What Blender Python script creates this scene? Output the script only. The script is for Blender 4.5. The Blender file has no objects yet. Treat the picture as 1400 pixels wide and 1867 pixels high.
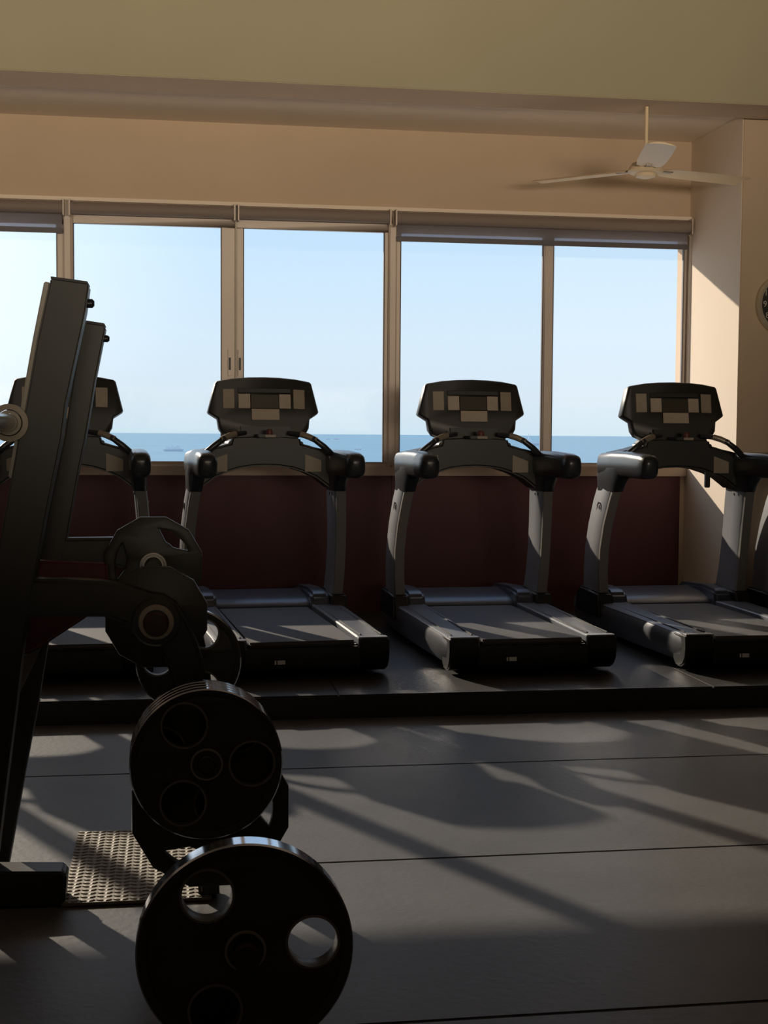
import bpy, bmesh, math, random
from mathutils import Vector, Matrix
random.seed(7)
S = bpy.context.scene
COL = S.collection
PI = math.pi

# ---------------------------------------------------------------- camera
F, YAW, PIT, RO, EYE = 2500.0, math.radians(8.83), math.radians(3.26), 0.007, 1.37
cd = Vector((math.sin(YAW)*math.cos(PIT), math.cos(YAW)*math.cos(PIT), -math.sin(PIT)))
r0 = Vector((math.cos(YAW), -math.sin(YAW), 0)); u0 = r0.cross(cd)
cr = r0*math.cos(RO) + u0*math.sin(RO); cu = -r0*math.sin(RO) + u0*math.cos(RO)
cam = bpy.data.cameras.new('camera'); camo = bpy.data.objects.new('camera', cam); COL.objects.link(camo)
camo.matrix_world = Matrix(((cr.x, cu.x, -cd.x, 0), (cr.y, cu.y, -cd.y, 0), (cr.z, cu.z, -cd.z, EYE), (0, 0, 0, 1)))
cam.sensor_fit = 'VERTICAL'; cam.sensor_height = 24.0; cam.lens = 24.0*F/1867.0
cam.clip_start = 0.05; cam.clip_end = 200000
S.camera = camo

# ---------------------------------------------------------------- sky
SUN = Vector((-0.505, 1.0, 0.448)).normalized()       # towards the sun
w = bpy.data.worlds.new('sky'); S.world = w; w.use_nodes = True
nt = w.node_tree; nt.nodes.clear()
def N(t, tree, **k):
    n = tree.nodes.new(t)
    for a, b in k.items(): setattr(n, a, b)
    return n
tc = N('ShaderNodeTexCoord', nt); sep = N('ShaderNodeSeparateXYZ', nt); nt.links.new(tc.outputs['Generated'], sep.inputs[0])
ramp = N('ShaderNodeValToRGB', nt); nt.links.new(sep.outputs['Z'], ramp.inputs[0])
e = ramp.color_ramp.elements
e[0].position = 0.0; e[0].color = (.60, .77, .87, 1)
e[1].position = 0.5; e[1].color = (.34, .52, .85, 1)
for p, c in ((.025, (.67, .80, .90)), (.07, (.66, .83, .97)), (.16, (.54, .77, 1.0))):
    q = ramp.color_ramp.elements.new(p); q.color = (*c, 1)
dotn = N('ShaderNodeVectorMath', nt, operation='DOT_PRODUCT'); nt.links.new(tc.outputs['Generated'], dotn.inputs[0]); dotn.inputs[1].default_value = SUN
mr = N('ShaderNodeMapRange', nt); nt.links.new(dotn.outputs['Value'], mr.inputs[0])
mr.inputs[1].default_value = .84; mr.inputs[2].default_value = 1.0; mr.inputs[3].default_value = 0; mr.inputs[4].default_value = 1.0
pw = N('ShaderNodeMath', nt, operation='POWER'); nt.links.new(mr.outputs[0], pw.inputs[0]); pw.inputs[1].default_value = 1.6
mx = N('ShaderNodeMix', nt, data_type='RGBA', blend_type='ADD'); nt.links.new(pw.outputs[0], mx.inputs[0])
nt.links.new(ramp.outputs[0], mx.inputs[6]); mx.inputs[7].default_value = (.9, .8, .65, 1)
bg = N('ShaderNodeBackground', nt); nt.links.new(mx.outputs[2], bg.inputs[0]); bg.inputs[1].default_value = 1.0
wo = N('ShaderNodeOutputWorld', nt); nt.links.new(bg.outputs[0], wo.inputs[0])

# ---------------------------------------------------------------- lamps
sl = bpy.data.lights.new('sun', 'SUN'); sl.energy = 5.6; sl.color = (1.0, .86, .69); sl.angle = math.radians(.6)
so = bpy.data.objects.new('sun', sl); COL.objects.link(so); so.location = (-3, 12, 8)
so.rotation_euler = (-SUN).to_track_quat('-Z', 'Y').to_euler()
def area(name, loc, rot, sx, sy, en, colr):
    l = bpy.data.lights.new(name, 'AREA'); l.shape = 'RECTANGLE'; l.size = sx; l.size_y = sy; l.energy = en; l.color = colr
    o = bpy.data.objects.new(name, l); COL.objects.link(o); o.location = loc; o.rotation_euler = rot
    return o
# the gym hall goes on behind the camera: warm fill lamps added there
for lx, pw_ in ((-3.6, 64), (0.6, 18), (2.2, 56)):      # added fill, aimed up to brighten beam, lintel and pier
    l = area('uplighter', (lx, -2.2, 1.75), (math.radians(90+21), 0, 0), 2.6, 2.0*.35, pw_, (1.0, .84, .64)); l.data.spread = math.radians(60)

S.view_settings.view_transform = 'Standard'; S.view_settings.look = 'None'
S.view_settings.exposure = 0.0; S.view_settings.gamma = 1.0
S.view_settings.use_curve_mapping = False

# ---------------------------------------------------------------- materials
def mat(name, colr, rough=.5, metal=0.0, noise=0.0, nscale=8.0, bump=0.0, bscale=60.0, spec=.5, coat=0.0, col2=None, stretch=(1, 1, 1)):
    m = bpy.data.materials.new(name); m.use_nodes = True; t = m.node_tree
    b = t.nodes['Principled BSDF']; b.inputs['Roughness'].default_value = rough; b.inputs['Metallic'].default_value = metal
    b.inputs['Specular IOR Level'].default_value = spec; b.inputs['Coat Weight'].default_value = coat
    b.inputs['Base Color'].default_value = (*colr, 1)
    tcn = N('ShaderNodeTexCoord', t); mp = N('ShaderNodeMapping', t); mp.inputs['Scale'].default_value = stretch
    t.links.new(tcn.outputs['Object'], mp.inputs[0])
    if noise > 0:
        n = N('ShaderNodeTexNoise', t); n.inputs['Scale'].default_value = nscale; n.inputs['Detail'].default_value = 6
        t.links.new(mp.outputs[0], n.inputs[0])
        r = N('ShaderNodeValToRGB', t); r.color_ramp.elements[0].position = .3; r.color_ramp.elements[1].position = .7
        c2 = col2 or tuple(c*(1-noise) for c in colr)
        r.color_ramp.elements[0].color = (*c2, 1); r.color_ramp.elements[1].color = (*colr, 1)
        t.links.new(n.outputs[0], r.inputs[0]); t.links.new(r.outputs[0], b.inputs['Base Color'])
    if bump > 0:
        n2 = N('ShaderNodeTexNoise', t); n2.inputs['Scale'].default_value = bscale; n2.inputs['Detail'].default_value = 4
        t.links.new(mp.outputs[0], n2.inputs[0])
        bn = N('ShaderNodeBump', t); bn.inputs['Strength'].default_value = bump; bn.inputs['Distance'].default_value = .004
        t.links.new(n2.outputs[0], bn.inputs['Height']); t.links.new(bn.outputs[0], b.inputs['Normal'])
    return m
M = {}
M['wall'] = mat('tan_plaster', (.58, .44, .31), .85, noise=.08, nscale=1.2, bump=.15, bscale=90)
M['dark'] = mat('dark_hall_paint', (.16, .12, .10), .8, noise=.1, nscale=1)
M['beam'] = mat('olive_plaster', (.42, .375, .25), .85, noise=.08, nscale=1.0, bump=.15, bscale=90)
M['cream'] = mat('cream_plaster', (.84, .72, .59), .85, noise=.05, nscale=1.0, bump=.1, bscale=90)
M['maroon'] = mat('maroon_paint', (.075, .011, .014), .6, noise=.25, nscale=1.5)
M['frame'] = mat('bronze_aluminium', (.58, .49, .42), .45, metal=.2, noise=.1, nscale=3)
M['framedark'] = mat('dark_gasket', (.10, .09, .10), .5)
M['sill'] = mat('sill_tan', (.52, .40, .31), .6, noise=.08, nscale=2)
M['mat'] = mat('rubber_mat', (.120, .120, .118), .44, noise=.3, nscale=2.2, bump=.35, bscale=35, stretch=(1, 1, 1), spec=.5)
M['plat'] = mat('platform_rubber', (.030, .029, .028), .5, noise=.25, nscale=3, bump=.3, bscale=50)
M['black'] = mat('black_plastic', (.009, .009, .008), .45, noise=.2, nscale=5, bump=.1, bscale=200)
M['softblack'] = mat('black_rubber_grip', (.022, .024, .028), .28, noise=.15, nscale=6)
M['console'] = mat('console_shell', (.026, .024, .022), .42, noise=.15, nscale=4)
M['belt'] = mat('running_belt', (.085, .083, .085), .6, noise=.15, nscale=6, bump=.3, bscale=300)
M['rail'] = mat('rail_grey', (.15, .165, .19), .38, noise=.1, nscale=6)
M['skirt'] = mat('skirt_silver', (.16, .17, .19), .32, metal=.5, noise=.1, nscale=6)
M['silver'] = mat('silver_paint', (.33, .34, .36), .35, metal=.45, noise=.06, nscale=4)
M['silverdull'] = mat('silver_trim', (.19, .18, .165), .5, metal=.2, noise=.06, nscale=4)
M['hood'] = mat('hood_grey', (.07, .085, .12), .28, metal=.1, noise=.1, nscale=4)
M['panel'] = mat('panel_grey', (.30, .25, .19), .5, noise=.1, nscale=20)
M['panel2'] = mat('panel_warm', (.40, .33, .26), .5, noise=.1, nscale=20)
M['screen'] = mat('display_glass', (.05, .044, .03), .25)
M['grip'] = mat('sensor_grip', (.30, .25, .19), .35, metal=.4)
M['red'] = mat('stop_red', (.10, .02, .015), .5)
M['rack'] = mat('rack_paint', (.027, .027, .021), .42, noise=.15, nscale=5, spec=.5)
M['wear'] = mat('wear_strip', (.50, .47, .40), .5, noise=.12, nscale=9)
M['brown'] = mat('peg_cap', (.045, .016, .010), .4)
M['chrome'] = mat('chrome', (.55, .57, .58), .18, metal=1.0)
M['creamring'] = mat('worn_ring', (.52, .46, .36), .45, noise=.15, nscale=12)
M['iron'] = mat('black_iron_plate', (.05, .05, .040), .42, noise=.2, nscale=8, bump=.08, bscale=120)
M['ironrim'] = mat('polished_rim', (.50, .53, .58), .10, metal=1.0, spec=.6)
M['ringgrey'] = mat('hub_ring', (.45, .42, .36), .4, metal=.6)
M['pad'] = mat('maroon_vinyl', (.11, .008, .02), .5)
M['ringdark'] = mat('worn_lip', (.20, .19, .16), .4)  # lighter tone stands in for the highlight on the hole lips
M['tread'] = mat('tread_steel', (.30, .27, .22), .6, metal=.1, noise=.3, nscale=7)
M['fan'] = mat('fan_cream', (.88, .70, .46), .45)
M['clockrim'] = mat('clock_rim', (.62, .54, .40), .35, metal=.4)
M['clockface'] = mat('clock_face', (.02, .016, .014), .5)
M['clockink'] = mat('clock_print', (.55, .50, .42), .5)
M['fabric'] = mat('blind_case', (.22, .175, .15), .7)
M['white'] = mat('white_label', (.95, .95, .95), .5)
M['terrace'] = mat('pale_concrete', (.78, .70, .60), .9, noise=.08, nscale=2)
M['ship'] = mat('ship_white', (.95, .95, .93), .6)
M['shiphull'] = mat('ship_hull', (.70, .74, .76), .6)
M['sea'] = mat('sea_water', (.19, .37, .47), .8, noise=.08, nscale=.002, spec=.05)

def glass(name, dust):
    m = bpy.data.materials.new(name); m.use_nodes = True; t = m.node_tree; t.nodes.clear()
    tr = N('ShaderNodeBsdfTransparent', t); gl = N('ShaderNodeBsdfGlossy', t); gl.inputs[1].default_value = .03
    fr = N('ShaderNodeFresnel', t); fr.inputs[0].default_value = 1.07
    a = N('ShaderNodeMixShader', t); t.links.new(fr.outputs[0], a.inputs[0]); t.links.new(tr.outputs[0], a.inputs[1]); t.links.new(gl.outputs[0], a.inputs[2])
    tl = N('ShaderNodeBsdfTranslucent', t); tl.inputs[0].default_value = (.95, .93, .92, 1)
    b = N('ShaderNodeMixShader', t); b.inputs[0].default_value = dust
    t.links.new(a.outputs[0], b.inputs[1]); t.links.new(tl.outputs[0], b.inputs[2])
    o = N('ShaderNodeOutputMaterial', t); t.links.new(b.outputs[0], o.inputs[0])
    return m
M['glass'] = glass('clear_glass', .0)
M['glassdust'] = glass('dusty_glass', .01)
M['glassfilm'] = glass('filmed_glass', .03)
def screenfab():
    m = bpy.data.materials.new('blind_mesh'); m.use_nodes = True; t = m.node_tree; t.nodes.clear()
    tr = N('ShaderNodeBsdfTransparent', t); tr.inputs[0].default_value = (.8, .8, .85, 1)
    df = N('ShaderNodeBsdfDiffuse', t); df.inputs[0].default_value = (.42, .38, .38, 1)
    tl = N('ShaderNodeBsdfTranslucent', t); tl.inputs[0].default_value = (.42, .38, .38, 1)
    ad = N('ShaderNodeMixShader', t); ad.inputs[0].default_value = .5; t.links.new(df.outputs[0], ad.inputs[1]); t.links.new(tl.outputs[0], ad.inputs[2])
    b = N('ShaderNodeMixShader', t); b.inputs[0].default_value = .55; t.links.new(tr.outputs[0], b.inputs[1]); t.links.new(ad.outputs[0], b.inputs[2])
    o = N('ShaderNodeOutputMaterial', t); t.links.new(b.outputs[0], o.inputs[0])
    return m
M['screenfab'] = screenfab()

# ---------------------------------------------------------------- helpers
def at(px, py, Y):                                    # a measured photo point carried to the plane y = Y
    v = cd*F + cr*(px-700) + cu*(933.5-py)
    return Vector((0, 0, EYE)) + v*(Y/v.y)
def xz(pts, Y): return [(at(a, b, Y).x, at(a, b, Y).z) for a, b in pts]

def link(name, me, m, parent=None):
    me.name = name
    o = bpy.data.objects.new(name, me); COL.objects.link(o)
    if m: me.materials.append(M[m] if isinstance(m, str) else m)
    if parent: o.parent = parent
    return o
def shade(me, ang=35):
    for p in me.polygons: p.use_smooth = True
    bm = bmesh.new(); bm.from_mesh(me)
    for ed in bm.edges:
        if len(ed.link_faces) == 2:
            ed.smooth = ed.calc_face_angle(0) < math.radians(ang)
    bm.to_mesh(me); bm.free()
def finish(bm, name, m, parent=None, bevel=0, seg=2, ang=35):
    bmesh.ops.remove_doubles(bm, verts=bm.verts, dist=1e-6)
    if bevel > 0:
        es = [ed for ed in bm.edges if len(ed.link_faces) == 2 and ed.calc_face_angle(0) > math.radians(35)]
        bmesh.ops.bevel(bm, geom=es, offset=bevel, segments=seg, affect='EDGES', clamp_overlap=True)
    bmesh.ops.recalc_face_normals(bm, faces=bm.faces)
    me = bpy.data.meshes.new(name); bm.to_mesh(me); bm.free()
    shade(me, ang)
    return link(name, me, m, parent)
def add_box(bm, x0, x1, y0, y1, z0, z1):
    v = [bm.verts.new((x, y, z)) for x in (x0, x1) for y in (y0, y1) for z in (z0, z1)]
    for f in ((0, 1, 3, 2), (4, 6, 7, 5), (0, 4, 5, 1), (2, 3, 7, 6), (0, 2, 6, 4), (1, 5, 7, 3)):
        bm.faces.new([v[i] for i in f])
def box(name, x0, x1, y0, y1, z0, z1, m, parent=None, bevel=0.004):
    bm = bmesh.new(); add_box(bm, x0, x1, y0, y1, z0, z1)
    return finish(bm, name, m, parent, bevel)
def add_loft(bm, rings, cap=True, closed=True):
    R = [[bm.verts.new(p) for p in r] for r in rings]; n = len(R[0])
    for a, b in zip(R, R[1:]):
        for i in range(n if closed else n-1):
            bm.faces.new((a[i], a[(i+1) % n], b[(i+1) % n], b[i]))
    if cap:
        bm.faces.new(R[0][::-1]); bm.faces.new(R[-1])
def add_prism(bm, poly, y0, y1, plane='xz'):
    if plane == 'xz': A = [(x, y0, z) for x, z in poly]; B = [(x, y1, z) for x, z in poly]
    elif plane == 'yz': A = [(y0, y, z) for y, z in poly]; B = [(y1, y, z) for y, z in poly]
    else: A = [(x, y, y0) for x, y in poly]; B = [(x, y, y1) for x, y in poly]
    add_loft(bm, [A, B])
def prism(name, poly, y0, y1, m, parent=None, plane='xz', bevel=.004, seg=2):
    bm = bmesh.new(); add_prism(bm, poly, y0, y1, plane)
    return finish(bm, name, m, parent, bevel, seg)
def add_tube(bm, pts, rad, n=14, cap=True, sq=None):
    pts = [Vector(p) for p in pts]
    if not hasattr(rad, '__len__'): rad = [rad]*len(pts)
    rings = []; up = None
    for i, p in enumerate(pts):
        t = (pts[min(i+1, len(pts)-1)] - pts[max(i-1, 0)]).normalized()
        if up is None:
            up = Vector((0, 0, 1)) if abs(t.z) < .9 else Vector((0, 1, 0))
        s = t.cross(up).normalized(); up = s.cross(t).normalized()
        ring = []
        for k in range(n):
            a = 2*PI*k/n; c, sn = math.cos(a), math.sin(a)
            r = rad[i]
            if hasattr(r, '__len__'):
                ex = .6
                ring.append(p + s*r[0]*math.copysign(abs(c)**ex, c) + up*r[1]*math.copysign(abs(sn)**ex, sn))
            else: ring.append(p + s*r*c + up*r*sn)
        rings.append(ring)
    add_loft(bm, rings, cap)
def tube(name, pts, rad, m, parent=None, n=14, bevel=0):
    bm = bmesh.new(); add_tube(bm, pts, rad, n)
    return finish(bm, name, m, parent, bevel)
def add_lathe(bm, prof, n=48, axis='y', c=(0, 0, 0), closed=False):
    # prof: (radius, height along axis)
    rings = []
    for r, h in prof:
        ring = []
        for k in range(n):
            a = 2*PI*k/n
            if axis == 'y': p = (c[0]+r*math.cos(a), c[1]+h, c[2]+r*math.sin(a))
            else: p = (c[0]+r*math.cos(a), c[1]+r*math.sin(a), c[2]+h)
            ring.append(p)
        rings.append(ring)
    if closed: rings.append(rings[0])
    add_loft(bm, rings, cap=not closed)
def lathe(name, prof, m, parent=None, n=48, axis='y', c=(0, 0, 0), closed=False, ang=35):
    bm = bmesh.new(); add_lathe(bm, prof, n, axis, c, closed)
    return finish(bm, name, m, parent, 0, ang=ang)
def curve_mesh(loops, ext, bev, plane_y=True):
    cu_ = bpy.data.curves.new('outline', 'CURVE'); cu_.dimensions = '2D'; cu_.fill_mode = 'BOTH'
    cu_.extrude = ext; cu_.bevel_depth = bev; cu_.bevel_resolution = 1
    for lp in loops:
        s = cu_.splines.new('POLY'); s.points.add(len(lp)-1); s.use_cyclic_u = True
        for p, q in zip(s.points, lp): p.co = (q[0], q[1], 0, 1)
    o = bpy.data.objects.new('outline', cu_); COL.objects.link(o)
    dg = bpy.context.evaluated_depsgraph_get(); dg.update()
    me = bpy.data.meshes.new_from_object(o.evaluated_get(dg))
    bpy.data.objects.remove(o); bpy.data.curves.remove(cu_)
    me.transform(Matrix.Rotation(PI/2, 4, 'X'))         # faces -y
    return me
def text_mesh(txt, size, ext=.0006):
    cu_ = bpy.data.curves.new('print', 'FONT'); cu_.body = txt; cu_.size = size; cu_.extrude = ext
    cu_.align_x = 'CENTER'; cu_.align_y = 'CENTER'; cu_.resolution_u = 3
    o = bpy.data.objects.new('print', cu_); COL.objects.link(o)
    dg = bpy.context.evaluated_depsgraph_get(); dg.update()
    me = bpy.data.meshes.new_from_object(o.evaluated_get(dg))
    bpy.data.objects.remove(o); bpy.data.curves.remove(cu_)
    me.transform(Matrix.Rotation(PI/2, 4, 'X'))
    return me
def circ(cx, cy, r, n=40, a0=0): return [(cx+r*math.cos(a0+2*PI*k/n), cy+r*math.sin(a0+2*PI*k/n)) for k in range(n)]
def merge(bm, me): bm.from_mesh(me); bpy.data.meshes.remove(me)

def tag(o, label, cat, group=None):
    o['label'] = label; o['category'] = cat
    if group: o['group'] = group
    return o
def struct(o, label=None, cat=None):
    o['kind'] = 'structure'
    if label: o['label'] = label
    if cat: o['category'] = cat
    return o
def empty(name, loc, rz=0):
    o = bpy.data.objects.new(name, None); COL.objects.link(o); o.location = loc; o.rotation_euler = (0, 0, rz)
    o.empty_display_size = .1
    return o
def children(o): return [c for c in bpy.data.objects if c.parent == o]
def copy_tree(o, parent=None):
    c = o.copy(); COL.objects.link(c)
    if parent: c.parent = parent
    for ch in children(o): copy_tree(ch, c)
    return c

# ================================================================= SETTING
WY = 9.5                                             # window wall plane
XL, XR = -5.0, 6.4
fl = struct(box('floor', XL, XR, -4.0, 9.9, -.12, -.012, 'plat', bevel=0), 'dark grey gym floor laid with rows of rubber matting', 'floor')
seams = [-2.99, -1.78, -.56, .65, 1.86, 3.08, 4.29, 5.53, 6.50]
for a, b in zip(seams, seams[1:]):
    box('rubber_mat', XL, XR, a+.0035, b-.0035, -.0125, 0, 'mat', fl, bevel=.004)
pf = struct(box('floor_platform', XL, XR, 6.50, 9.6, -.01, .104, 'plat', bevel=.006), 'low black platform step that carries the treadmills', 'platform')
for k in range(6):
    box('platform_mat', -4.9+k*1.9, -4.9+(k+1)*1.9-.006, 6.515, 9.49, .1035, .11, 'plat', pf, bevel=.002)

# window wall
bm = bmesh.new(); add_box(bm, XL, 3.69, WY, 9.75, 2.935, 3.6); add_box(bm, XL, 3.69, WY+.01, 9.75, -.1, 1.085)
wb = struct(finish(bm, 'wall_back', 'wall'), 'tan plaster wall above and below the band of windows', 'wall')
k = 0
xs = [XL, -2.86, -.68, 1.525, 3.645]
for a, b in zip(xs, xs[1:]):
    box('maroon_panel', a+.001, b-.001, WY-.012, WY+.011, .11, 1.083, 'maroon', wb, bevel=.002)
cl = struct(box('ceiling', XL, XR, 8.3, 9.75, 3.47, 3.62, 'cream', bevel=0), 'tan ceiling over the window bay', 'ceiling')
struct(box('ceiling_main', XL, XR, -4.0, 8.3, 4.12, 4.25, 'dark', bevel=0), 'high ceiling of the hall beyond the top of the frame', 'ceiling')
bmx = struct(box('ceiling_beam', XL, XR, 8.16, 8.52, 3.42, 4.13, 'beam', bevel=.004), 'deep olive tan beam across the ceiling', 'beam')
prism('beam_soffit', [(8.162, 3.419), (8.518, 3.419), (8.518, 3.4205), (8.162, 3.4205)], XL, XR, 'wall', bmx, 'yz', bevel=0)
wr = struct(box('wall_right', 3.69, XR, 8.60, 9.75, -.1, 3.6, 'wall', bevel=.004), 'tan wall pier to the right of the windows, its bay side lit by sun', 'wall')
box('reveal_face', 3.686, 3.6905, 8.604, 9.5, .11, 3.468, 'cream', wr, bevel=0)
struct(box('wall_left', XL-.15, XL, -4.0, 9.75, -.1, 4.2, 'dark', bevel=0), 'plaster side wall left of the frame', 'wall')
struct(box('wall_side', XR, XR+.15, -4.0, 9.75, -.1, 4.2, 'dark', bevel=0), 'plaster side wall right of the frame', 'wall')
struct(box('wall_rear', XL, XR, -4.15, -4.0, -.1, 4.2, 'wall', bevel=0), 'plaster wall behind the camera', 'wall')

# windows -----------------------------------------------------------
Z0, Z1, ZG0, ZG1 = 1.085, 2.935, 1.172, 2.77
def window(n, x0, x1, stile0, panes, gl):
    """outer frame with its panes; panes: (glass x0, glass x1)"""
    bm = bmesh.new()
    add_box(bm, x0, x1, WY-.03, WY+.12, 1.078, ZG0-.03)             # bottom rail / sill
    add_box(bm, x0, x1, WY+.0, WY+.12, ZG1+.06, Z1)                  # head
    add_box(bm, x0, x0+.03, WY, WY+.12, ZG0-.03, ZG1+.06); add_box(bm, x1-(.03 if x1 < 3 else .012), x1, WY, WY+.12, ZG0-.03, ZG1+.06)
    f = struct(finish(bm, 'window_%d' % n, 'sill', None, .003), None, None)
    for i, (a, b, sl_, sr_, dy) in enumerate(panes):
        bm = bmesh.new()
        add_box(bm, a-sl_, b+sr_, WY+dy, WY+dy+.035, ZG1, ZG1+.062); add_box(bm, a-sl_, b+sr_, WY+dy, WY+dy+.035, ZG0-.032, ZG0)
        add_box(bm, a-sl_, a, WY+dy, WY+dy+.035, ZG0, ZG1); add_box(bm, b, b+sr_, WY+dy, WY+dy+.035, ZG0, ZG1)
        s = finish(bm, 'sash', 'frame', f, .003)
        box('pane', a-.005, b+.005, WY+dy+.014, WY+dy+.02, ZG0-.005, ZG1+.005, gl[i], s, bevel=0)
        bm = bmesh.new(); g = .008
        add_box(bm, a, a+g, WY+dy+.004, WY+dy+.03, ZG0, ZG1); add_box(bm, b-g, b, WY+dy+.004, WY+dy+.03, ZG0, ZG1)
        finish(bm, 'gasket', 'framedark', s, 0)
    return f
wd = {}
wd[0] = window(4, -5.0, -2.86, 0, [(-4.95, -3.98, .04, .05, .03), (-3.90, -2.93, .04, .05, .07)], ['glass', 'glass'])
wd[1] = window(1, -2.86, -.68, 0, [(-2.80, -1.84, .04, .05, .03), (-1.76, -.757, .04, .06, .07)], ['glass', 'glassfilm'])
wd[2] = window(2, -.68, 1.525, 0, [(-.652, .345, .03, .095, .02), (.489, 1.474, .045, .05, .025)], ['glassdust', 'glassdust'])
wd[3] = window(3, 1.525, 3.69, 0, [(1.582, 2.615, .045, .01, .025), (2.682, 3.658, .06, .018, .02)], ['glassdust', 'glassfilm'])
box('meeting_strip', .434, .446, WY-.005, WY+.03, ZG0, 2.93, 'creamring', wd[2], bevel=.002)
box('joint_cover', 1.505, 1.545, WY-.012, WY+.03, ZG0, 2.80, 'frame', wd[2], bevel=.003)
box('joint_cover', -.705, -.665, WY-.012, WY+.03, ZG0, 2.93, 'frame', wd[1], bevel=.003)
for x in (.398, .467):
    l = box('latch', x-.012, x+.012, WY-.002, WY+.021, 1.76, 1.94, 'frame', wd[2], bevel=.003)
    box('latch_slot', x-.007, x+.007, WY-.006, WY-.001, 1.80, 1.885, 'black', l, bevel=.001)
box('head_strip', XL, 3.688, WY-.03, WY+.01, 2.912, 2.937, 'cream', wb, bevel=.002)
# side guide wire at the right jamb
tube('blind_guide', [(3.676, WY-.03, 1.17), (3.676, WY-.03, 2.8)], .005, 'creamring', wd[3], 8)

# roller blinds -------------------------------------------------------
def blind(x0, x1, drop, label):
    r = empty('roller_blind', (x0, WY-.05, 2.86))
    L = x1-x0
    tag(r, label, 'blind', 'roller blinds above the windows')
    bm = bmesh.new(); add_tube(bm, [(.012, 0, 0), (L-.012, 0, 0)], .042, 20); finish(bm, 'roller', 'fabric', r)
    for x in (0, L-.010): box('bracket', x, x+.010, -.045, .048, -.055, .055, 'frame', r, bevel=.002)
    if drop > 0:
        box('screen_fabric', .02, L-.02, .030, .0315, -drop, -.02, 'screenfab', r, bevel=0)
        box('bottom_bar', .015, L-.015, .022, .040, -drop-.035, -drop, 'frame' if 0 else 'framedark', r, bevel=.004)
    return r
blind(-2.85, -.70, .13, 'roller blind with lowered pale screen over the leftmost window, behind the rack upright')
blind(-.67, .432, 0, 'rolled-up brown roller blind above the window left of the sash latches')
blind(.448, 1.50, 0, 'rolled-up brown roller blind above the window right of the sash latches')
blind(1.53, 3.675, .12, 'wide roller blind with lowered lilac screen over the two right windows')

# unseen slabs added outside: one bounces sun upward, one cuts it off overhead
struct(box('terrace', -9, 9, 9.76, 21, -.45, -.25, 'terrace', bevel=0), 'pale terrace outside under the windows', 'terrace')
box('window_ledge', -6.5, 5, 9.75, 10.32, 2.985, 3.11, 'terrace', wb, bevel=0)  # added overhang, out of view, that shortens the sunlit floor

# sea and ships ---------------------------------------------------------
SEA = -40.0
bm = bmesh.new()
v = [bm.verts.new(p) for p in ((-60000, 400, SEA), (60000, 400, SEA), (60000, 70000, SEA), (-60000, 70000, SEA))]; bm.faces.new(v)
so_ = finish(bm, 'sea', 'sea'); struct(so_, 'pale blue sea far below the windows out to the horizon', 'sea')
def ship(px, py, wpx, label, kind):
    v = cd*F + cr*(px-700) + cu*(933.5-py); k = (SEA-EYE)/v.z; P = Vector((0, 0, EYE)) + v*k
    L = wpx*k*F/F
    r = empty('ship', P, -math.atan2(P.x, P.y)); tag(r, label, 'ship')
    h = L*.10
    prism('hull', [(-L*.5, h), (-L*.44, 0), (L*.46, 0), (L*.5, h*1.1)], -L*.07, L*.07, 'shiphull', r, bevel=0)
    if kind == 'liner':
        prism('superstructure', [(-L*.40, h), (-L*.36, h*2.1), (L*.1, h*2.3), (L*.16, h*3.0), (L*.30, h*3.0), (L*.36, h)], -L*.05, L*.05, 'ship', r, bevel=0)
        prism('funnel', [(-L*.1, h*2.1), (-L*.08, h*3.4), (0, h*3.4), (L*.02, h*2.1)], -L*.03, L*.03, 'ship', r, bevel=0)
    else:
        prism('bridge', [(-L*.3, h), (-L*.28, h*3.6), (-L*.1, h*3.8), (L*.02, h*2.2), (L*.34, h*1.9), (L*.4, h)], -L*.05, L*.05, 'ship', r, bevel=0)
        tube('mast', [(-L*.18, 0, h*3.6), (-L*.18, 0, h*6)], L*.012, 'ship', r, 8)
ship(316, 823, 38, 'white ship on the sea between the two left treadmills', 'liner')
ship(652, 820, 13, 'small white boat on the sea above the handrail of the second treadmill from left', 'liner')
ship(970, 812, 36, 'white ship with a tall bridge on the sea behind the third treadmill', 'cargo')
ship(598, 801, 9, 'faint pale boat near the horizon, left one of the close pair', 'cargo')
ship(613, 801, 11, 'faint pale boat near the horizon, right one of the close pair', 'cargo')

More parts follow.
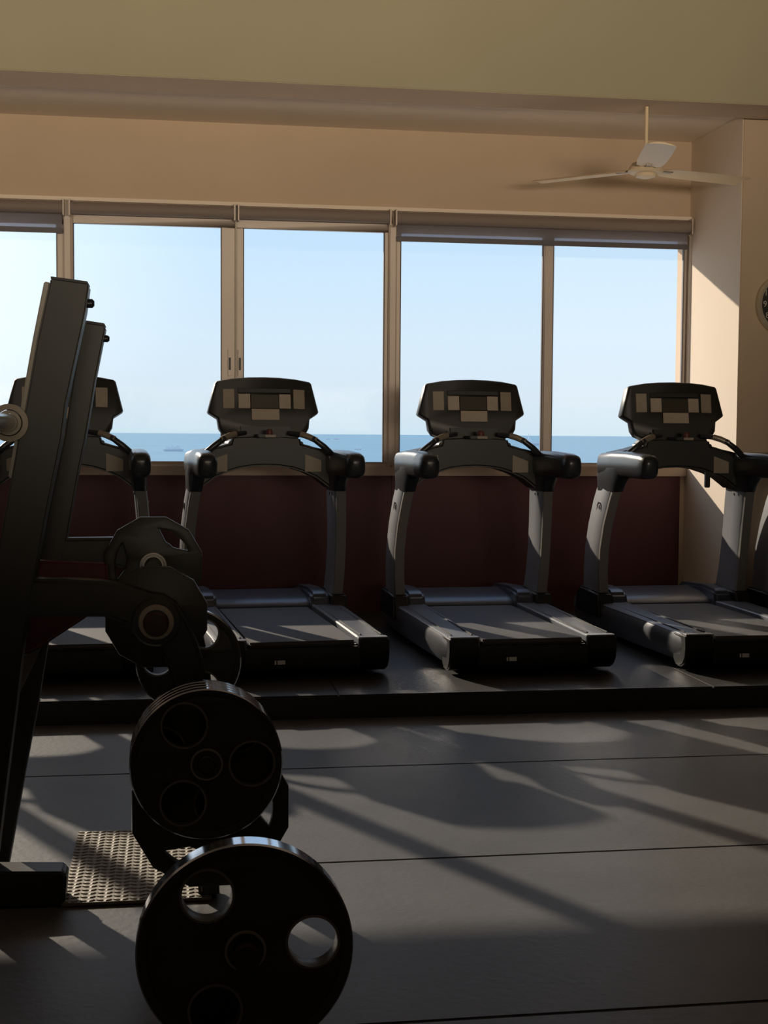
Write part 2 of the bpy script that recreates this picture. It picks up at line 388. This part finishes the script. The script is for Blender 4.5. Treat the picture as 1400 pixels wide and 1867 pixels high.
# ceiling fan -------------------------------------------------------------
HX, HY, HZ = 2.935, 8.33, 3.02
fan = empty('ceiling_fan', (HX, HY, HZ)); tag(fan, 'cream three-bladed ceiling fan hanging from the beam at right', 'fan')
lathe('motor_housing', [(.001, .062), (.05, .062), (.085, .050), (.105, .022), (.112, .0), (.10, -.012), (.06, -.018), (.001, -.018)], 'fan', fan, 40, 'z')
lathe('lower_cap', [(.001, -.016), (.070, -.016), (.062, -.034), (.035, -.042), (.001, -.044)], 'fan', fan, 32, 'z')
tube('downrod', [(0, 0, .06), (0, 0, .398)], .011, 'fan', fan, 12)
lathe('coupling', [(.001, .055), (.030, .055), (.026, .10), (.014, .12), (.001, .12)], 'fan', fan, 20, 'z')
def blade(a):
    bm = bmesh.new(); rings = []
    for s, wv in ((.13, .10), (.16, .15), (.3, .175), (.5, .18), (.73, .178), (.765, .172), (.772, .155)):
        ring = []
        for k in range(14):
            t = 2*PI*k/14; c = math.cos(t)*wv/2; h = math.sin(t)*.005
            pt = math.radians(-6)
            ring.append((s, c*math.cos(pt)-h*math.sin(pt), c*math.sin(pt)+h*math.cos(pt) + .015 - .012*(c/wv*2)**2))
        rings.append(ring)
    add_loft(bm, rings)
    bm.transform(Matrix.Rotation(a, 4, 'Z'))
    b = finish(bm, 'blade', 'fan', fan)
    bm = bmesh.new(); add_box(bm, .08, .20, -.018, .018, .004, .014); bm.transform(Matrix.Rotation(a, 4, 'Z'))
    finish(bm, 'blade_iron', 'grip', fan, .002)
for k in range(3): blade(math.radians(17+120*k))

# wall clock --------------------------------------------------------------
cp = at(1431, 556, 8.595)
ck = empty('wall_clock', (cp.x, 8.60, cp.z)); tag(ck, 'round wall clock with black face and pale numerals on the right pier', 'clock')
R_ = .207
lathe('rim', [(R_-.036, -.02), (R_-.03, -.042), (R_-.012, -.046), (R_, -.03), (R_, -.001), (R_-.036, -.001)], 'clockrim', ck, 64, 'y', closed=True)
lathe('face', [(.001, -.001), (R_-.034, -.001), (R_-.034, -.020), (.001, -.020)], 'clockface', ck, 64)
for h in range(1, 13):
    a = PI/2 - h*PI/6
    tx = str(h)
    for d_, ch_ in enumerate(tx):
        me = text_mesh(ch_, .056); dx = 0 if len(tx) == 1 else (-.014, .014)[d_]
        me.transform(Matrix.Translation((.146*math.cos(a)+dx, -.0212, .146*math.sin(a))))
        link('numeral', me, 'clockink', ck)
def hand(nm, a, L, wv, y):
    bm = bmesh.new(); add_box(bm, -.02, L, -.0008, .0008, -wv/2, wv/2); bm.transform(Matrix.Translation((0, y, 0)) @ Matrix.Rotation(-a, 4, 'Y'))
    finish(bm, nm, 'clockink', ck)
hand('minute_hand', PI/2-9.65*PI/6, .115, .006, -.024); hand('hour_hand', PI/2-1.8*PI/6, .075, .009, -.0225)
lathe('hand_hub', [(.001, -.02), (.009, -.02), (.009, -.028), (.001, -.028)], 'clockink', ck, 16)

# ================================================================= TREADMILLS
def upright(s, root):
    secs = [(.25, 1.33, 1.66, .452), (.40, 1.32, 1.63, .462), (.55, 1.30, 1.60, .464), (.70, 1.26, 1.56, .457), (.85, 1.20, 1.51, .443), (.955, 1.15, 1.46, .430)]
    hw = .036
    bm = bmesh.new(); rings = []
    for z, ya, yb, xc in secs:
        rings.append([(s*(xc-hw), ya+.03, z), (s*(xc-hw+.01), ya+.012, z), (s*(xc+hw-.01), ya+.012, z), (s*(xc+hw), ya+.03, z),
                      (s*(xc+hw+.004), (ya+yb)/2, z), (s*(xc+hw-.008), yb, z), (s*(xc-hw+.008), yb, z), (s*(xc-hw-.004), (ya+yb)/2, z)])
    add_loft(bm, rings)
    u = finish(bm, 'upright', 'silver', root, 0, ang=40)
    bm = bmesh.new(); rings = []
    for z, ya, yb, xc in secs:
        rings.append([(s*(xc-hw+.004), ya+.022, z), (s*(xc-hw+.008), ya, z), (s*(xc+hw-.008), ya, z), (s*(xc+hw-.004), ya+.022, z)])
    add_loft(bm, rings); finish(bm, 'rear_trim', 'silverdull', u, 0)
    # boot at the foot of the upright
    prism('upright_boot', [(1.27, .12), (1.76, .12), (1.74, .24), (1.68, .285), (1.31, .275), (1.27, .2)], s*.405, s*.505, 'black', root, 'yz', .012, 3)
    # round emblem on the outer face and two bolts on the inner one
    bm = bmesh.new()
    prof = [(.036, 0), (.045, 0), (.045, .003), (.036, .003)]
    rings = []
    for r, h in prof: rings.append([(h, r*math.cos(2*PI*k/28), r*math.sin(2*PI*k/28)) for k in range(28)])
    rings.append(rings[0]); add_loft(bm, rings, cap=False)
    for pl in ([(-.027, -.008), (.005, .027), (.016, .019), (-.008, -.005)], [(-.005, -.027), (.029, .005), (.019, .013), (-.016, -.016)]):
        A = [(0, a, b) for a, b in pl]; B = [(.003, a, b) for a, b in pl]; add_loft(bm, [A, B])
    bm.transform(Matrix.Translation((s*(.447+hw+.001), 1.355, .80)) @ Matrix.Rotation(0 if s > 0 else PI, 4, 'Z'))
    finish(bm, 'emblem', 'softblack', u, 0)
    bm = bmesh.new()
    for yy in (1.27, 1.33):
        add_tube(bm, [(s*(.440-hw+.004), yy, .895), (s*(.440-hw-.009), yy, .895)], .008, 10)
    finish(bm, 'bolts', 'black', u, 0)
    return u

def make_treadmill():
    r = empty('treadmill', (0, 0, 0))
    # frame and belt
    prism('base_frame', [(.03, .045), (1.95, .045), (1.95, .165), (.03, .165)], -.33, .33, 'black', r, 'yz', .006)
    box('running_belt', -.283, .283, .005, 1.42, .160, .190, 'belt', r, bevel=.012)
    prism('rear_guard', [(-.012, .05), (.05, .045), (.05, .158), (-.004, .158), (-.014, .12)], -.30, .30, 'black', r, 'yz', .006)
    b = box('rear_label', -.155, -.085, -.018, -.011, .075, .108, 'black', r, bevel=.002)
    box('label_print', -.135, -.095, -.0195, -.0175, .078, .099, 'white', b, bevel=0)
    box('label_print', -.149, -.141, -.0195, -.0175, .078, .099, 'white', b, bevel=0)
    for s in (-1, 1):
        # foot rail: flat top
        bm = bmesh.new()
        rings = []
        for y, xo, zt in ((.0, .448, .203), (.3, .456, .206), (.8, .468, .210), (1.15, .476, .212), (1.34, .478, .212)):
            rings.append([(s*.292, y, .15), (s*.292, y, zt-.006), (s*.300, y, zt), (s*(xo-.012), y, zt), (s*xo, y, zt-.008), (s*xo, y, .15)])
        add_loft(bm, rings); fr = finish(bm, 'foot_rail', 'rail', r, 0)
        bm = bmesh.new()
        for (xa, xb) in ((.312, .322), (.425, .432)):
            add_box(bm, *(sorted((s*xa, s*xb))), .06, 1.25, .2055, .2125)
        finish(bm, 'tread_strips', 'belt', fr, .002)
        box('rail_end_plate', *(sorted((s*.292, s*.448))), -.006, .045, .196, .2055, 'silver', fr, bevel=.002)
        # side skirt
        bm = bmesh.new(); rings = []
        for y, xo, zb in ((.015, .452, .075), (.06, .462, .05), (.3, .470, .045), (.8, .482, .04), (1.3, .490, .035), (1.9, .47, .035)):
            rings.append([(s*.40, y, zb), (s*(xo-.03), y, zb), (s*(xo-.006), y, zb+.04), (s*xo, y, .13), (s*(xo-.004), y, .175), (s*(xo-.016), y, .199), (s*.42, y, .199)])
        add_loft(bm, rings); finish(bm, 'side_skirt', 'skirt', r, 0, ang=50)
        # rear end cap, rounded underneath
        pr = [(-.016, .20), (-.022, .13), (-.012, .08), (.02, .04), (.06, .022), (.12, .02), (.16, .05), (.16, .20)]
        prism('end_cap', pr, s*.300, s*.455, 'black', r, 'yz', .008, 3)
        lathe('foot', [(.001, 0), (.03, 0), (.03, .03), (.012, .035), (.012, .06), (.001, .06)], 'black', r, 16, 'z', (s*.36, .35, 0))
        lathe('foot', [(.001, 0), (.03, 0), (.03, .03), (.012, .035), (.012, .06), (.001, .06)], 'black', r, 16, 'z', (s*.36, 1.80, 0))
        # raised shoulder of the hood beside the belt
        pr = [(1.33, .205), (1.36, .262), (1.40, .282), (1.60, .292), (1.95, .27), (2.04, .2), (2.05, .05), (1.33, .05)]
        prism('hood_shoulder', pr, s*.29, s*.405, 'hood', r, 'yz', .018, 4)
        upright(s, r)
    # motor hood with a hollow front
    pr = [(1.395, .192), (1.41, .205), (1.44, .220), (1.50, .236), (1.60, .252), (1.80, .262), (1.98, .24), (2.05, .17), (2.05, .05), (1.395, .05)]
    prism('motor_hood', pr, -.295, .295, 'hood', r, 'yz', .006, 2)
    # arms
    for s in (-1, 1):
        pts = [(s*.425, 1.47, 1.06), (s*.425, 1.42, 1.075), (s*.418, 1.2, 1.083), (s*.418, .95, 1.085), (s*.418, .72, 1.080), (s*.418, .66, 1.078), (s*.418, .635, 1.075), (s*.418, .628, 1.074)]
        rd = [(.040, .06), (.055, .075), (.057, .080), (.057, .078), (.057, .074), (.053, .067), (.043, .052), (.02, .025)]
        bm = bmesh.new(); add_tube(bm, pts, rd, 20)
        finish(bm, 'handrail', 'softblack', r, 0, ang=60)
        bm = bmesh.new(); rings = []
        for z, ya, yb, xc, hw in ((.915, 1.14, 1.48, .432, .041), (.96, 1.11, 1.48, .430, .044), (1.01, 1.05, 1.49, .428, .048), (1.06, .98, 1.48, .426, .05)):
            ym = (ya+yb)/2; hy = (yb-ya)/2
            rings.append([(s*xc + hw*math.copysign(abs(math.cos(t))**.5, math.cos(t)), ym + hy*math.copysign(abs(math.sin(t))**.5, math.sin(t)), z) for t in [2*PI*k/20 for k in range(20)]])
        add_loft(bm, rings); finish(bm, 'elbow', 'softblack', r, 0, ang=60)
        # inner pulse bars
        pts = [(s*.13, 1.24, 1.262), (s*.20, 1.20, 1.252), (s*.27, 1.17, 1.226), (s*.33, 1.16, 1.180), (s*.38, 1.18, 1.135), (s*.41, 1.2, 1.11)]
        hb = tube('handlebar', pts, [.013, .016, .017, .019, .02, .02], 'softblack', r, 14)
        pts = [(s*.195, 1.203, 1.2545), (s*.235, 1.184, 1.242), (s*.285, 1.168, 1.218)]
        tube('sensor_grip', pts, .0185, 'grip', hb, 14)
    # arch between the arms
    half = [(0, 1.062), (.08, 1.059), (.16, 1.047), (.24, 1.022), (.31, .99), (.37, .945), (.40, .92), (.415, .95), (.415, 1.15),
            (.36, 1.163), (.29, 1.178), (.25, 1.190), (.215, 1.198), (.205, 1.24), (0, 1.25)]
    poly = half + [(-x, z) for x, z in half[::-1] if x > 0]
    ar = prism('arch_panel', poly, 1.28, 1.50, 'black', r, 'xz', .014, 3)
    for s in (-1, 1):
        q = [(s*.235, 1.135), (s*.235, 1.028), (s*.335, 1.028), (s*.335, 1.098)]
        prism('cup_pad', q, 1.274, 1.283, 'panel', ar, 'xz', .002)
    # console
    outl = [(-.289, .331), (-.20, .345), (-.10, .352), (0, .354), (.10, .352), (.20, .345), (.293, .331), (.305, .32), (.348, .148), (.342, .138), (.289, .103), (.282, .045),
            (.262, .012), (.21, -.012), (-.21, -.012), (-.262, .012), (-.284, .045), (-.292, .103), (-.344, .138), (-.350, .148), (-.305, .32)]
    con = bpy.data.objects.new('console', None)
    bm = bmesh.new()
    def dome(sc, y, dz=0): return [(x*sc*.972, y, .17+(z-.17)*sc+dz) for x, z in outl]
    add_loft(bm, [dome(.965, -.012), dome(.99, -.004), dome(1, .012), dome(1, .06), dome(.93, .11), dome(.75, .14)])
    for v in bm.verts: v.co.y += .10*(v.co.x/.35)**2*.35
    T = Matrix.Translation((0, 1.33, 1.25)) @ Matrix.Rotation(math.radians(-9), 4, 'X')
    bm.transform(T); con = finish(bm, 'console', 'console', r, 0, ang=50)
    def pad(nm, x0, x1, z0, z1, m, th=.004, sk=0):
        bm = bmesh.new()
        dd = [.035*(x/.35)**2 for x in (x0, x1)]
        A = [(x0, dd[0]-.012-th, z0), (x1, dd[1]-.012-th, z0), (x1-sk, dd[1]-.012-th, z1), (x0+sk, dd[0]-.012-th, z1)]
        B = [(x, y+th+.006, z) for x, y, z in A]
        add_loft(bm, [A, B]); bm.transform(T); finish(bm, nm, m, con, .0015, 1)
    k = .972/287.
    pad('speaker_panel', -74*k, -54*k, 47*k, 82*k, 'panel'); pad('speaker_panel', 52*k, 73*k, 47*k, 82*k, 'panel')
    pad('button_panel', -47*k, -26*k, 47*k, 73*k, 'panel2'); pad('button_panel', 26*k, 47*k, 47*k, 73*k, 'panel2')
    pad('display', -25*k, 25*k, 47*k, 72*k, 'screen', .003); pad('keypad', -24*k, 26*k, 26*k, 46*k, 'panel2')
    pad('reading_rack', -48*k, 47*k, 75*k, 83*k, 'black', .006)
    # stop button on its own bracket nearer to the runner
    box('neck', -.17, .17, 1.30, 1.46, 1.18, 1.30, 'black', r, bevel=.02)
    sb = box('stop_bracket', -.075, .075, 1.12, 1.32, 1.235, 1.252, 'black', r, bevel=.006)
    box('stop_tab', -.032, .032, 1.112, 1.122, 1.235, 1.250, 'panel', sb, bevel=.002)
    lathe('stop_button', [(.001, 0), (.020, 0), (.022, .012), (.016, .03), (.001, .032)], 'red', sb, 20, 'z', (0, 1.15, 1.252))
    return r
proto = make_treadmill()
spots = [
    (-1.755, 7.01, 3.2, 'treadmill standing left of the frame beside the leftmost one in view'),
    (-.545, 7.00, 3.2, 'leftmost treadmill, half hidden behind the tilted uprights of the weight rack'),
    (.668, 6.985, 4.6, 'second treadmill from the left, right behind the tall rack of weight plates'),
    (1.88, 6.955, 1.6, 'third treadmill, in the middle with a white tag low on its rear'),
    (3.155, 6.93, .8, 'fourth treadmill, before the window corner with a blue-lit left arm'),
    (4.235, 6.75, .8, 'rightmost treadmill, cut off by the right edge with only its left upright showing'),
]
tms = []
for i, (x, y, a, lb) in enumerate(spots):
    o = proto if i == 0 else copy_tree(proto)
    o.location = (x, y, .11); o.rotation_euler = (0, 0, math.radians(a))
    tag(o, lb, 'treadmill', 'treadmills lined up before the windows'); tms.append(o)
for ch in children(tms[5]):                          # the last machine stands shorter, close before the pier
    if ch.type == 'MESH' and max(v.co.y for v in ch.data.vertices) > 1.82:
        ch.data = ch.data.copy()
        for v in ch.data.vertices: v.co.y = min(v.co.y, 1.82 + .01*(v.co.y-1.82))
    for g in children(ch):
        if g.type == 'MESH' and max(v.co.y for v in g.data.vertices) > 1.82:
            g.data = g.data.copy()
            for v in g.data.vertices: v.co.y = min(v.co.y, 1.82 + .01*(v.co.y-1.82))
kc = box('safety_clip', .195, .225, 1.30, 1.33, .935, 1.05, 'black', tms[4], bevel=.004)

# ================================================================= RACK
YN, YF = 4.03, 4.34
TH = .045
rack = empty('weight_rack', (-.2, 4.18, 0)); tag(rack, 'dark olive steel rack at left with two tilted uprights and curved plate arms', 'weight rack')
inv = Matrix.Translation((.2, -4.18, 0))
def rprism(nm, px, m, y0=YN-TH, y1=YN+TH, bevel=.010, Y=YN, parent=None, zmin=0.0):
    poly = [(x, max(z, zmin)) for x, z in xz(px, Y)]
    bm = bmesh.new(); add_prism(bm, poly, y0, y1); bm.transform(inv)
    return finish(bm, nm, m, parent or rack, bevel, 3)
def rlathe(nm, prof, m, x, y, z, n=36, closed=False, parent=None):
    bm = bmesh.new(); add_lathe(bm, prof, n, 'y', (x, y, z), closed); bm.transform(inv)
    return finish(bm, nm, m, parent or rack)
def rpeg(x, z, y0, y1, cap='iron', rad=.0235, m='rack', big=0):
    bm = bmesh.new(); add_tube(bm, [(x, y0, z), (x, y1, z)], rad, 24); bm.transform(inv)
    pg = finish(bm, 'plate_peg', m, rack)
    pr = [(.001, -.005), (.030, -.005), (.036, 0), (.036, .008), (.001, .008)] if big else [(.001, -.002), (rad-.003, -.002), (rad-.001, 0), (rad-.001, .008), (.001, .008)]
    rlathe('peg_cap', pr, cap, x, y0, z, 32, parent=pg)
    return pg
# near side frame
rprism('upright', [(95, 510), (160, 519), (164, 523), (158, 569), (122, 737), (114, 801), (102, 860), (84, 950), (70, 1030), (53, 1125), (41, 1205), (33, 1275), (17, 1400), (-6, 1585), (-80, 1585), (-35, 1200), (4, 980), (36, 801), (50, 744), (71, 623)], 'rack')
rprism('top_cap', [(95, 507), (161, 516), (163, 521), (95, 512)], 'black', YN-TH-.002, YN+TH+.002, .001)
rprism('wear_strip', [(82, 515), (93, 517), (71, 623), (50, 744), (36, 801), (28, 868), (26, 872), (17, 870), (34, 774), (62, 616)], 'wear', YN-.030, YN+.030, .003)
arm = [(40, 1054), (72, 1053), (125, 1054), (185, 1057), (222, 1063), (250, 1072), (275, 1080), (300, 1084), (322, 1098), (342, 1130), (358, 1166), (369, 1200), (376, 1236), (384, 1330), (392, 1440), (398, 1560), (400, 1646),
       (362, 1646), (358, 1560), (349, 1440), (336, 1330), (318, 1250), (313, 1234), (303, 1205), (290, 1180), (262, 1172), (244, 1152), (228, 1134), (190, 1122), (120, 1122), (30, 1124)]
rprism('plate_arm', arm, 'rack', YN-.042, YN+.042, .012)
rprism('base_tube', [(-140, 1580), (118, 1580), (124, 1586), (120, 1646), (-140, 1646)], 'rack', YN-.05, YN+.05, .01)
# far side frame, lower and slimmer
T2 = .036
rprism('upright', [(152, 588), (190, 594), (194, 598), (175, 694), (168, 737), (157, 801), (143, 869), (125, 973), (110, 1050), (92, 1150), (70, 1285), (48, 1400), (17, 1575), (14, 1640), (-50, 1640), (-38, 1575), (-5, 1400), (22, 1250), (45, 1140), (88, 940), (118, 800), (135, 690)], 'rack', YF-T2, YF+T2, .008, YF)
rprism('top_cap', [(152, 585), (191, 591), (193, 596), (152, 590)], 'black', YF-T2-.002, YF+T2+.002, .001, YF)
arm2 = [(95, 979), (127, 980), (205, 979), (235, 983), (262, 992), (290, 1000), (316, 1030), (340, 1070), (362, 1120), (380, 1200), (392, 1300), (402, 1450), (408, 1640),
        (368, 1640), (362, 1450), (352, 1300), (340, 1210), (322, 1140), (300, 1080), (268, 1062), (240, 1040), (205, 1029), (150, 1028), (85, 1028)]
rprism('plate_arm', arm2, 'rack', YF-.033, YF+.033, .010, YF)
# maroon pad fixed between the two frames
rprism('pad', [(60, 1020), (196, 1026), (202, 1092), (158, 1124), (76, 1178), (46, 1192), (30, 1150)], 'pad', 4.15, 4.20, .008, 4.18)
rprism('pad_bracket', [(46, 1193), (76, 1178), (60, 1215), (33, 1270), (28, 1262)], 'silverdull', 4.17, 4.19, .003, 4.18)
for (px, py, Y, r) in ((166, 554, YN, .013), (194, 618, YF, .011)):
    q = at(px, py, Y)
    bm = bmesh.new(); add_tube(bm, [(q.x-.03, Y-.01, q.z), (q.x+.004, Y-.01, q.z), (q.x+.010, Y-.01, q.z)], [r, r, r*.55], 14); bm.transform(inv)
    finish(bm, 'hook_pin', 'softblack', rack)
# bosses and pegs
q = at(285, 1130, YN)
rlathe('boss', [(.001, -TH-.004), (.066, -TH-.004), (.072, -TH+.003), (.072, TH-.003), (.066, TH+.004), (.001, TH+.004)], 'rack', q.x, YN, q.z, 40)
pg = rpeg(q.x, q.z, YN-.10, YN+.10, 'brown', big=1)
rlathe('peg_collar', [(.037, -.006), (.049, -.005), (.051, .008), (.037, .008)], 'creamring', q.x, YN-TH-.012, q.z, 36, True, pg)
rpeg(.0915, .50, YN-.447, YN-.03); rpeg(.108, .315, YN-.24, YN-.03)
qf = at(279, 1034, YF-.13)
pg = rpeg(qf.x, qf.z, YF-.13, YF-.02)
rlathe('peg_collar', [(.033, -.002), (.037, -.002), (.037, .004), (.033, .004)], 'chrome', qf.x, YF-.098, qf.z, 36, True, pg)
qm = at(344, 1206, YF-.09)
rpeg(qm.x, qm.z, YF-.13, YF-.02)
# chrome peg with worn rings high on the near upright
qb = at(18, 771, YN-.04)
rprism('peg_bracket', [(2, 781), (44, 779), (42, 806), (14, 800), (4, 800)], 'rack', YN-.03, YN+.03, .003)
pg = rpeg(qb.x, qb.z, YN-.50, YN+.04, 'chrome', .025, 'chrome')
rlathe('peg_flange', [(.038, -.015), (.053, -.012), (.053, .006), (.045, .012), (.038, .012)], 'creamring', qb.x, YN-.055, qb.z, 44, True, pg)
rlathe('inner_ring', [(.0255, -.02), (.0345, -.02), (.036, .0), (.036, .01), (.0255, .01)], 'creamring', qb.x, YN-.055, qb.z, 44, True, pg)
# cross tubes tying the two side frames together
q1 = at(80, 700, YN)
for z, xx, h in ((.06, -.62, .04), (q1.z, q1.x, .028)):
    bm = bmesh.new(); add_box(bm, xx-h, xx+h, YN+.03, YF-.03, z-h, z+h); bm.transform(inv)
    finish(bm, 'cross_tube', 'rack', rack, .008)
# chequered foot plate with raised lugs
FX0, FX1, FY0, FY1 = -.315, .115, 3.975, 4.70
bm = bmesh.new(); add_box(bm, FX0, FX1, FY0, FY1, .002, .012); bm.transform(inv); fp = finish(bm, 'foot_plate', 'tread', rack, .002)
bm = bmesh.new()
nc, nr = 18, 23
for i in range(nc):
    for j in range(nr):
        x = FX0 + (i+.5)*(FX1-FX0)/nc; y = FY0 + (j+.5)*(FY1-FY0)/nr
        s = 1 if i % 2 else -1
        c = Vector((x, y + random.uniform(-.0008, .0008), .012)); a = s*math.radians(32); L = .0118; W = .0078
        d1 = Vector((math.cos(a), math.sin(a), 0)); d2 = Vector((-math.sin(a), math.cos(a), 0))
        A = [c + d1*u*L + d2*v_*W for u, v_ in ((-1, -.6), (0, -1), (1, -.6), (1, .6), (0, 1), (-1, .6))]
        B = [c + (p-c)*.6 + Vector((0, 0, .0028)) for p in A]
        add_loft(bm, [A, B])
bm.transform(inv); lg = finish(bm, 'tread_lugs', 'tread', fp); lg['kind'] = 'stuff'

# ================================================================= PLATES
def round_plate(x, y, z, R, holes, a0, label, group=None, th=.030, rot=0):
    r = empty('weight_plate', (x, y, z), rot); tag(r, label, 'weight plate', group)
    hd, hr = holes
    bm = bmesh.new()
    loops = [circ(0, 0, R-.006, 72)] + [circ(hd*math.cos(a0+k*2*PI/3), hd*math.sin(a0+k*2*PI/3), hr, 36) for k in range(3)] + [circ(0, 0, .026, 28)]
    me = curve_mesh(loops, th*.36, .0015); merge(bm, me)
    d = finish(bm, 'disc', 'iron', r)
    rm = lathe('rim', [(R-.022, -th/2+.003), (R-.014, -th/2), (R-.0035, -th/2), (R-.0035, th/2), (R-.014, th/2), (R-.022, th/2-.003)], 'iron', r, 96, closed=True, ang=25)
    lathe('rim_edge', [(R-.0035, -th/2), (R, -th/2+.0035), (R, th/2-.0035), (R-.0035, th/2)], 'ironrim', rm, 96, closed=True, ang=25)
    lathe('hub', [(.0265, -th/2-.002), (.040, -th/2-.002), (.044, -th/2+.004), (.044, th/2), (.0265, th/2)], 'iron', r, 40, closed=True)
    lathe('hub_ring', [(.038, -th/2-.004), (.042, -th/2-.004), (.043, -th/2), (.038, -th/2)], 'ringgrey', r, 40, closed=True)
    for k in range(3):
        cx, cz = hd*math.cos(a0+k*2*PI/3), hd*math.sin(a0+k*2*PI/3)
        lathe('hole_lip', [(hr-.001, -th*.36-.003), (hr+.004, -th*.36-.003), (hr+.005, th*.36), (hr-.001, th*.36)], 'ringdark', r, 36, 'y', (cx, 0, cz), closed=True)
    return r
def grip_plate(x, y, z, R, label, th=.034, a0=.3, rot=0, grips=True):
    r = empty('grip_weight_plate', (x, y, z), rot); tag(r, label, 'weight plate')
    loops = [circ(0, 0, R, 12, PI/12)]
    for k in range(3 if grips else 0):
        a = a0 + k*2*PI/3; hw = math.radians(33)
        o_ = [(R*.80*math.cos(a+hw*t), R*.80*math.sin(a+hw*t)) for t in [-1+.2*i for i in range(11)]]
        i_ = [(R*.52*math.cos(a+hw*.35*t), R*.52*math.sin(a+hw*.35*t)) for t in (1, 0, -1)]
        loops.append(o_+i_)
    loops.append(circ(0, 0, .026, 24))
    bm = bmesh.new(); merge(bm, curve_mesh(loops, th/2-.004, .004)); finish(bm, 'disc', 'iron', r)
    lathe('hub_ring', [(.0265, -th/2-.004), (.040, -th/2-.004), (.042, -th/2), (.042, th/2), (.0265, th/2)], 'ringgrey', r, 36, closed=True)
    return r
G = 'round plates stacked on the middle peg'
sidx = ['frontmost round black plate of the four stacked on the middle peg', 'second round plate of the middle-peg stack, just behind its front plate',
        'third round plate of the middle-peg stack, just before its rearmost', 'rearmost round plate of the four stacked on the middle peg']
for k in range(4):
    round_plate(.0905-.0008*k, 3.60+.036*k, .500, .2005, (.119, .058), math.radians((-1, 44, 62, 20)[k]), sidx[k], G, .030)
grip_plate(.108, 3.835, .315, .222, 'large twelve-sided black plate on the low peg, behind the stack of four', .036, .2)
q = at(285, 1130, YN)
grip_plate(q.x, 4.098, q.z, .150, 'small twelve-sided solid plate behind the near curved arm, touching it', .034, .5, grips=False)
grip_plate(qf.x, 4.272, qf.z, .150, 'twelve-sided plate with three grip openings on the farther upper peg', .034, math.radians(52))
round_plate(qm.x, YF-.062, qm.z, .163, (.095, .045), PI, 'round plate on the farther frame, its shiny rim showing right of the curved leg', None, .034)
round_plate(.149, 2.80, .307, .2235, (.140, .053), math.radians(4), 'largest black plate, nearest to the camera at the bottom of the photo', None, .056)
# low stand that holds the nearest plate
st = empty('plate_stand', (.149, 2.86, 0)); tag(st, 'low black stand behind the nearest plate, holding it on a peg', 'plate stand')
box('stand_base', -.14, .14, -.02, .24, 0, .018, 'iron', st, bevel=.004)
prism('stand_post', [(-.125, .016), (.07, .016), (.06, .20), (.034, .345), (-.034, .345), (-.115, .22)], -.012, .05, 'iron', st, 'xz', .006)
tube('stand_peg', [(0, .0, .307), (0, -.13, .307)], .0235, 'rack', st, 24)
lathe('peg_cap', [(.001, -.136), (.026, -.136), (.029, -.13), (.029, -.12), (.001, -.12)], 'brown', st, 28, 'y', (0, 0, .307))

bpy.context.view_layer.update()
